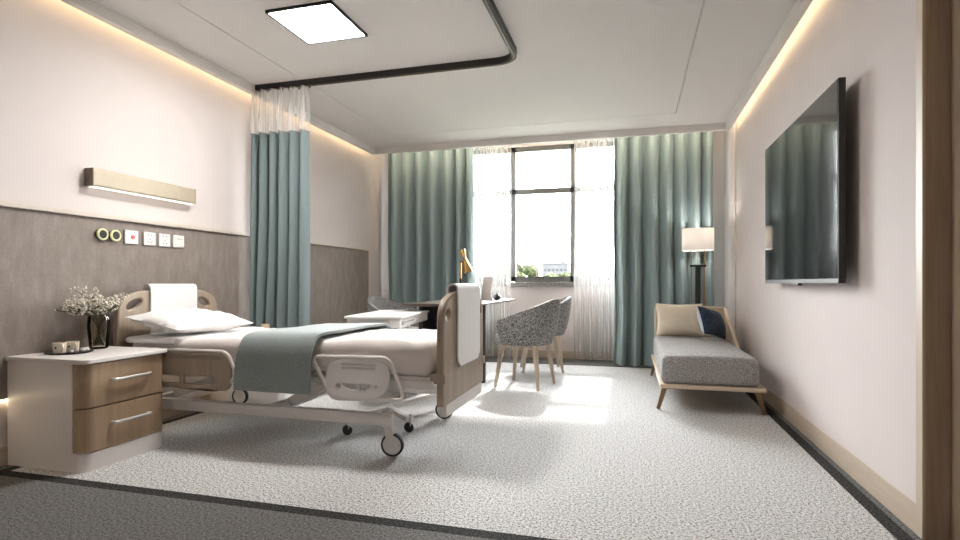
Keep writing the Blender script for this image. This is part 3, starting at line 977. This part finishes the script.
# ------------------------------------------------------------------ long table, desk things
dt = thing('dining_table', 'long dark wood table on black panel legs by the window', 'table', (-1.62, 5.28, 0))
b = MB(); b.plate([rrect(-1.945, -1.285, 4.40, 6.15, .012)], .022, Matrix.Translation((0, 0, .759)), .004); obj('tabletop', b, 'dark_wood', dt)
b = MB(); b.box((-1.905, 4.72, 0), (-1.865, 6.0, .748), .003); obj('side_panel', b, 'black', dt)
b = MB(); b.box((-1.866, 5.0, 0), (-1.345, 5.04, .748), .003); obj('leg', b, 'black', dt)
b = MB(); b.box((-1.66, 4.75, .715), (-1.60, 5.98, .748), .003); obj('stretcher', b, 'black', dt)

t = thing('desk_lamp', 'brass desk lamp with flared head and black lower stem', 'desk lamp', (-1.585, 5.0, .770))
b = MB(); b.lathe([(0, 0), (.065, 0), (.068, .006), (.06, .014), (0, .016)], (-1.585, 5.0, .7705), 30); obj('base', b, 'black_metal', t)
b = MB(); b.tube([(-1.585, 5.0, .78), (-1.585, 5.0, .99)], .0105, 12); obj('lower_stem', b, 'black_metal', t)
b = MB(); b.tube([(-1.585, 5.0, .99), (-1.585, 5.0, 1.155)], .0085, 12); b.tube([(-1.585, 5.0, 1.145), (-1.555, 4.995, 1.165)], .006, 8); obj('upper_stem', b, 'gold', t, 'brass upper stem')
mm = Matrix.Translation((-1.512, 4.99, 1.055)) @ Matrix.Rotation(R(-12), 4, 'Y') @ Matrix.Rotation(R(8), 4, 'X')
b = MB(); b.lathe([(.052, 0), (.055, .002), (.019, .125), (.016, .145), (.026, .195), (.029, .215), (.025, .222), (0, .222)], (0, 0, 0), 30, mm)
obj('lamp_head', b, 'gold', t, 'brass hourglass head')
t = thing('tablet', 'white tablet standing upright on the dark table', 'tablet', (-1.42, 5.3, .77))
mm = Matrix.Translation((-1.42, 5.30, .772)) @ Matrix.Rotation(R(-40), 4, 'Z') @ Matrix.Rotation(R(80), 4, 'X')
b = MB(); b.plate([rrect(-.085, .085, 0, .245, .012)], .009, mm, .003); obj('case', b, 'white_plastic', t)
b = MB(); b.plate([rrect(-.04, .04, 0, .11, .006)], .006, Matrix.Translation((-1.372, 5.337, .772)) @ Matrix.Rotation(R(-40), 4, 'Z') @ Matrix.Rotation(R(112), 4, 'X'), .002); obj('kickstand', b, 'white_plastic', t)
t = thing('speaker', 'small round black speaker beside the white tablet', 'speaker', (-1.335, 5.36, .77))
b = MB()
q = bmesh.new(); bmesh.ops.create_uvsphere(q, u_segments=24, v_segments=14, radius=.038)
for v in q.verts: v.co.z = max(v.co.z, -.032)
b.merge(q, Matrix.Translation((-1.325, 5.40, .8035))); obj('body', b, 'black', t)
b = MB(); b.lathe([(0, 0), (.018, 0), (.017, .003), (0, .004)], (-1.325, 5.40, .8405), 20); obj('top_button', b, 'grey_mark', t)

# ------------------------------------------------------------------ tub chairs
def tub_chair(label, loc, rz):
    t = thing('tub_chair', label, 'chair', (0, 0, 0), 'tweed tub chairs at the table')
    A = R(118)
    def top(a):
        e = min(1, max(0, (abs(a) - .12) / .88))
        return .805 - .195 * e ** 1.15
    prof = 7
    def f(i, j):
        a = 2 * i - 1
        ph = PI + a * A
        zt = top(a); zb = .392
        loop = []
        for k in range(prof): loop.append((0, k / (prof - 1)))
        s = j * 2 * prof
        k = int(round(s)) % (2 * prof)
        if k < prof: side, h = 1, k / (prof - 1)
        else: side, h = -1, 1 - (k - prof) / (prof - 1)
        z = zb + (zt - zb) * h
        r0 = .225 + .055 * h + .012 * math.sin(PI * h)
        th = .024
        rim = 1 if 0 < k % prof < prof - 1 else .62
        r = r0 + side * th * rim
        if h > .99: z -= 0 if rim == 1 else .0
        x = r * math.cos(ph) * 1.02 - .025 * h * (1 - abs(a)) ; y = r * math.sin(ph) * 1.03
        if abs(a) > .86:                                   # arms run slightly straight
            x += .02 * (abs(a) - .86) / .14
        return Vector((x, y, z))
    b = MB(); b.grid(f, 49, 2 * prof, closed_v=True)
    bm = b.bm; bm.edges.ensure_lookup_table()
    ends = [e for e in bm.edges if e.is_boundary]
    bmesh.ops.holes_fill(bm, edges=ends, sides=0)
    bmesh.ops.recalc_face_normals(bm, faces=list(bm.faces))
    obj('shell', b, 'tweed', t, sharp=50)
    def sup(r, z, sq=2.6):
        out = []
        for k in range(40):
            a = 2 * PI * k / 40
            cx, sy = math.cos(a), math.sin(a)
            x = math.copysign(abs(cx) ** (2 / sq), cx) * r; y = math.copysign(abs(sy) ** (2 / sq), sy) * r * .95
            if x > 0: x *= 1.18
            out.append(Vector((x, y, z)))
        return out
    def cushion(i, j):
        lv = [(.0, .388), (.16, .386), (.225, .390), (.238, .405), (.24, .44), (.232, .468), (.20, .484), (.12, .492), (0, .494)]
        r, z = lv[int(round(j * 8))]
        return sup(max(r, .001), z)[int(round(i * 40)) % 40]
    b = MB(); b.grid(cushion, 40, 9, closed_u=True)
    bmesh.ops.remove_doubles(b.bm, verts=list(b.bm.verts), dist=.0015)
    bmesh.ops.recalc_face_normals(b.bm, faces=list(b.bm.faces))
    obj('seat', b, 'tweed_light', t, 'lighter tweed seat cushion', sharp=60)
    b = MB()
    for s in (1, -1): b.bar((-.165, -.165 * s, .372), (.165, .165 * s, .372), .04, .03, .005)
    b.lathe([(0, 0), (.05, 0), (.05, .03), (0, .03)], (0, 0, .36), 20)
    obj('seat_frame', b, 'leg_wood', t)
    for sx in (1, -1):
        for sy in (1, -1):
            b = MB(); b.bar((sx * .16, sy * .16, .388), (sx * .21, sy * .208, .001), .044, .044, .007, .026, .026); obj('leg', b, 'leg_wood', t)
    t.location = loc; t.rotation_euler = (0, 0, rz)
    return t
ch = tub_chair('black and white tweed tub chair, nearest of those at the table', (-.955, 5.0, 0), R(168))
dup(ch, (-.955, 5.93, 0), R(194), 'black and white tweed tub chair half hidden behind another chair, close to the window')
dup(ch, (-2.36, 5.28, 0), R(-8), 'tweed tub chair across the table, beside the brown panelled wall')

# ------------------------------------------------------------------ chaise longue
cz = thing('chaise', 'grey upholstered chaise longue with beige frame and bronze legs', 'chaise longue', (.54, 5.1, 0))
FX0, FX1, CY0, CY1 = .195, .915, 4.22, 5.98
b = MB(); b.plate([rrect(FX0, FX1, CY0, CY1, .02)], .03, Matrix.Translation((0, 0, .192)), .008, 3); obj('frame', b, 'beige_leather', cz)
b = MB(); b.soft_box((FX0 + .014, CY0 + .008, .206), (FX1 - .042, CY1 - .085, .412), .045, (20, 40, 8), lambda p, n: .005 * noise.noise(p * 5) + (.008 if n.z > .5 else 0) * math.cos((p.x - .54) * 4)); st = obj('seat_cushion', b, 'chaise_cloth', cz, sharp=70)
b = MB()
zz = .408
b.tube([(FX0 + .06 + (FX1 - FX0 - .15) * k / 10, CY0 + .016, .403 - .004 * abs(k - 5)) for k in range(11)], .004, 6)
obj('piping', b, 'chaise_cloth', st)
b = MB(); b.box((FX0 + .03, CY1 - .085, .20), (FX1 - .03, CY1 - .015, .712), .014, 3); obj('backrest', b, 'beige_leather', cz)
o = [(CY1 - .02, .205), (CY1 - .02, .705), (CY1 - .10, .69), (5.25, .40), (5.18, .36), (5.10, .205)]
b = MB(); b.plate([o], .03, at_x(FX1 - .02), .008); obj('armrest', b, 'beige_leather', cz)
for sx, sy in ((-1, -1), (1, -1), (-1, 1), (1, 1)):
    x = FX0 + .14 if sx < 0 else FX1 - .14
    y = CY0 + .16 if sy < 0 else CY1 - .16
    b = MB()
    k = (x + sx * .10, y + sy * .035, .165); e = (x + sx * .145, y + sy * .05, .001)
    b.bar((x, y, .184), k, .024, .036, .003); b.bar((k[0] - sx * .006, k[1], k[2] + .010), e, .024, .038, .003, .018, .026)
    obj('leg', b, 'bronze', cz)
mm = Matrix.Translation((.452, 5.74, .588)) @ Euler((R(72), 0, R(2))).to_matrix().to_4x4()
b = MB(); b.cushion(.45, .335, .14, mm, .09, 28, .008, 5); tag(obj('cushion', b, 'beige_cushion', sharp=80), 'beige cushion leaning on the back of the chaise', 'cushion')
mm = Matrix.Translation((.708, 5.44, .582)) @ Euler((R(62), R(14), R(42))).to_matrix().to_4x4()
b = MB(); b.cushion(.29, .29, .17, mm, .09, 28, .01, 9)
nv = thing('cushion', 'navy and pale blue cushion leaning on the chaise arm', 'cushion', (.752, 5.42, .43))
bm = b.bm
front, back = MB(), MB()
inv = mm.inverted()
fr = [f for f in bm.faces if (inv @ f.calc_center_median()).z >= 0]
for tgt, keep in ((front, set(f.index for f in fr)),):
    pass
c2 = bm.copy()
c2.faces.ensure_lookup_table(); bm.faces.ensure_lookup_table()
idx = set(f.index for f in fr)
bmesh.ops.delete(bm, geom=[f for f in bm.faces if f.index not in idx], context='FACES')
bmesh.ops.delete(c2, geom=[f for f in c2.faces if f.index in idx], context='FACES')
back.bm.free(); back.bm = c2
obj('front_cover', b, 'navy', nv, 'dark navy front', sharp=80)
obj('back_cover', back, 'pale_blue', nv, 'pale blue back', sharp=80)

# ------------------------------------------------------------------ floor lamp
LX, LY = .675, 6.22
fl = thing('floor_lamp', 'floor lamp with white drum shade on brass rods behind the chaise', 'floor lamp', (LX, LY, 0))
b = MB(); b.lathe([(0, 0), (.13, 0), (.135, .008), (.13, .022), (0, .026)], (LX, LY, .0005), 36); obj('base', b, 'black_metal', fl)
b = MB(); b.tube([(LX, LY, .02), (LX, LY, 1.125)], .028, 16); obj('pole', b, 'black', fl)
b = MB(); b.box((LX - .082, LY - .012, 1.122), (LX + .082, LY + .012, 1.145), .003); obj('crossbar', b, 'black_metal', fl)
for s in (-1, 1):
    b = MB(); b.tube([(LX + s * .064, LY, .02), (LX + s * .064, LY, 1.36)], .0045, 10); obj('rod', b, 'gold', fl, 'brass rod')
b = MB(); b.bar((LX - .066, LY, 1.36), (LX + .066, LY, 1.36), .012, .012, .002); b.tube([(LX, LY, 1.14), (LX, LY, 1.38)], .003, 8); b.tube([(LX, LY, 1.36), (LX, LY, 1.405)], .016, 12); obj('socket', b, 'gold', fl)
b = MB(); b.lathe([(.160, 0), (.160, .232), (.1575, .232), (.1575, 0), (.160, 0)], (LX, LY, 1.295), 44); obj('lamp_shade', b, 'shade', fl, 'white drum shade')
b = MB(); b.lathe([(0, 0), (.016, .004), (.032, .04), (.028, .06), (0, .07)], (LX, LY, 1.402), 18); obj('bulb', b, 'bulb', fl)

# ------------------------------------------------------------------ television
tv = thing('mounted_television', 'large black wall-mounted television opposite the bed', 'television', (.99, 3.725, .95))
TY0, TY1, TZ0, TZ1 = 2.98, 4.47, .948, 1.935
b = MB(); b.box((.952, TY0, TZ0), (.985, TY1, TZ1), .003); obj('body', b, 'black_metal', tv)
b = MB(); b.box((.985, TY0 + .05, TZ0 + .02), (1.005, TY1 - .05, TZ0 + .55), .006); obj('back_housing', b, 'black', tv)
b = MB(); b.box((.9500, TY0 + .008, TZ0 + .024), (.9530, TY1 - .008, TZ1 - .006), .0008, 1); obj('screen', b, 'screen', tv)
b = MB(); b.box((.955, 3.66, TZ0 - .014), (.98, 3.79, TZ0 + .001), .003); obj('sensor', b, 'black', tv)
b = MB(); b.box((1.003, 3.4, 1.2), (1.039, 4.05, 1.6), .004); obj('wall_bracket', b, 'black_metal', tv)

# ------------------------------------------------------------------ outside
b = MB(); b.box((-400, 8, -3.2), (400, 700, -3.0)); tag(obj('ground', b, 'ground'), 'pale ground outside the window', 'ground')
def tree(x, y, h, r, seed, label):
    t = thing('tree', label, 'tree', (x, y, -3.0), 'trees outside the window')
    rn = random.Random(seed)
    b = MB(); b.tube([(x, y, -3), (x + .1, y, -3 + h * .3), (x, y, -3 + h * .6)], .2, 8, radii=[.28, .2, .12]); obj('trunk', b, 'trunk', t)
    b = MB()
    for k in range(16):
        q = bmesh.new(); bmesh.ops.create_icosphere(q, subdivisions=3, radius=1)
        s = r * rn.uniform(.28, .55)
        a = rn.uniform(0, 2 * PI); e = rn.uniform(0, 1)
        c = Vector((x + math.cos(a) * r * .75 * e ** .5, y + math.sin(a) * r * .75 * e ** .5, -3 + h * rn.uniform(.42, .90) - .18 * h * e))
        for v in q.verts:
            v.co *= s * (1 + .5 * noise.noise(v.co * 2.2 + Vector((k, seed, 0))) + .3 * noise.noise(v.co * 5 + Vector((k, seed, 5))))
        b.merge(q, Matrix.Translation(c))
    obj('crown', b, 'tree', t, sharp=180)
hs = [(-22.7, 110, 8.4, 2.0, 'leafy tree outside, tight against the window post nearest the desk lamp'), (-22.0, 122, 8.8, 2.4, 'round leafy tree outside beside the thin street pole'),
      (-17.1, 112, 6.6, 1.8, 'low round tree outside in front of the near corner of the pale building'), (-17.6, 128, 7.0, 2.0, 'tree outside in front of the middle of the pale building'), (-14.2, 114, 6.7, 1.8, 'low tree outside below the far corner of the pale building'), (-14.4, 131, 7.3, 2.0, 'low tree outside at the window post beside the chairs'),
      (-29.5, 116, 8.6, 3.0, 'tree outside dimly seen through the sheer curtain by the desk lamp'), (-38, 120, 8.5, 3.4, 'tree outside hidden behind the teal drape at the desk lamp'), (-9.0, 117, 7.3, 2.6, 'tree outside dimly seen through the sheer curtain behind the tweed chairs'), (-1.5, 119, 8, 3.3, 'tree outside behind the teal drape by the chaise')]
for k, (x, y, h, r, lab) in enumerate(hs): tree(x, y, h, r, 30 + k, lab)
bd = thing('building', 'pale block building outside beyond the trees', 'building', (-40.5, 305, -3))
b = MB(); b.box((-47.5, 298, -3), (-33.5, 312, 11.2)); obj('walls', b, 'facade', bd)
b = MB(); b.box((-47.8, 297.6, 11.2), (-33.2, 312.4, 11.8)); b.box((-38, 300, 11.8), (-35, 308, 12.8)); obj('roof', b, 'facade', bd)
for r_ in range(3):
    for c_ in range(6):
        b = MB(); x = -46.5 + c_ * 2.2; z = 1.6 + r_ * 2.9
        b.box((x, 297.85, z), (x + 1.3, 298.02, z + 1.3)); obj('window', b, 'facade_window', bd)
pl = MB(); pl.tube([(-19.8, 116.5, -3), (-19.8, 116.5, 8.8)], .1, 8); tag(obj('street_pole', pl, 'trunk'), 'thin tall pole outside beside the round tree', 'pole')

# ------------------------------------------------------------------ light
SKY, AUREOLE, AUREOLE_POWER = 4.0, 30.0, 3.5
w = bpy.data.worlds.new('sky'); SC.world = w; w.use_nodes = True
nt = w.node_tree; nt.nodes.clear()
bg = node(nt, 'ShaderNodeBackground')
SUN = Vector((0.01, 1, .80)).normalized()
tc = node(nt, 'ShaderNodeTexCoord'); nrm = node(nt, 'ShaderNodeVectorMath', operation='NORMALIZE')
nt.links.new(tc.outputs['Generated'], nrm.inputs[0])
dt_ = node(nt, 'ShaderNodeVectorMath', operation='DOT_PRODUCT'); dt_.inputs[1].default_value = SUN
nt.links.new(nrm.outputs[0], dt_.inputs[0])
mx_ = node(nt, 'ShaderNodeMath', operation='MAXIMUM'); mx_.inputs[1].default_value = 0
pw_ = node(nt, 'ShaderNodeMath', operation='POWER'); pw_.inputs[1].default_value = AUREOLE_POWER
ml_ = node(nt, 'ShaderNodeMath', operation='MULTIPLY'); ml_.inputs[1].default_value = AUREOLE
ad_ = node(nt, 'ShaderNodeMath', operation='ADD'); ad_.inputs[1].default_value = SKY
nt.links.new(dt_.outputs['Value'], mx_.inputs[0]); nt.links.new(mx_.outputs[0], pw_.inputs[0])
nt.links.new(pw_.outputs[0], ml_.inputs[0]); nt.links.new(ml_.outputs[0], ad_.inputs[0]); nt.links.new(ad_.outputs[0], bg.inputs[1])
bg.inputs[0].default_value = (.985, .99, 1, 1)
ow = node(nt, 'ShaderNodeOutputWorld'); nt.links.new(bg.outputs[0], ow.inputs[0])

sd = bpy.data.lights.new('sun', 'SUN'); sd.energy = 2.6; sd.angle = R(1.2); sd.color = (1, .96, .90)
so = bpy.data.objects.new('sun', sd); COL.objects.link(so)
so.rotation_euler = Vector((0.01, -1, -.80)).to_track_quat('-Z', 'Y').to_euler()

pd = bpy.data.lights.new('window_portal', 'AREA'); pd.shape = 'RECTANGLE'; pd.size = WX1 - WX0; pd.size_y = WZ1 - WZ0
pd.cycles.is_portal = True
po = bpy.data.objects.new('window_portal', pd); COL.objects.link(po)
po.location = ((WX0 + WX1) / 2, 7.02, (WZ0 + WZ1) / 2); po.rotation_euler = Vector((0, -1, 0)).to_track_quat('-Z', 'Y').to_euler()

# ------------------------------------------------------------------ camera
cd = bpy.data.cameras.new('camera'); cd.sensor_width = 36; cd.lens = 546 / 960 * 36; cd.shift_y = 13 / 960
cd.clip_start = .05; cd.clip_end = 1500
co = bpy.data.objects.new('camera', cd); COL.objects.link(co)
co.location = (0, 0, .95); co.rotation_euler = (R(90), 0, R(15.56))
SC.camera = co
vs = SC.view_settings
vs.view_transform = 'Standard'; vs.look = 'None'; vs.gamma = 1; vs.use_curve_mapping = False
vs.exposure = 1.5
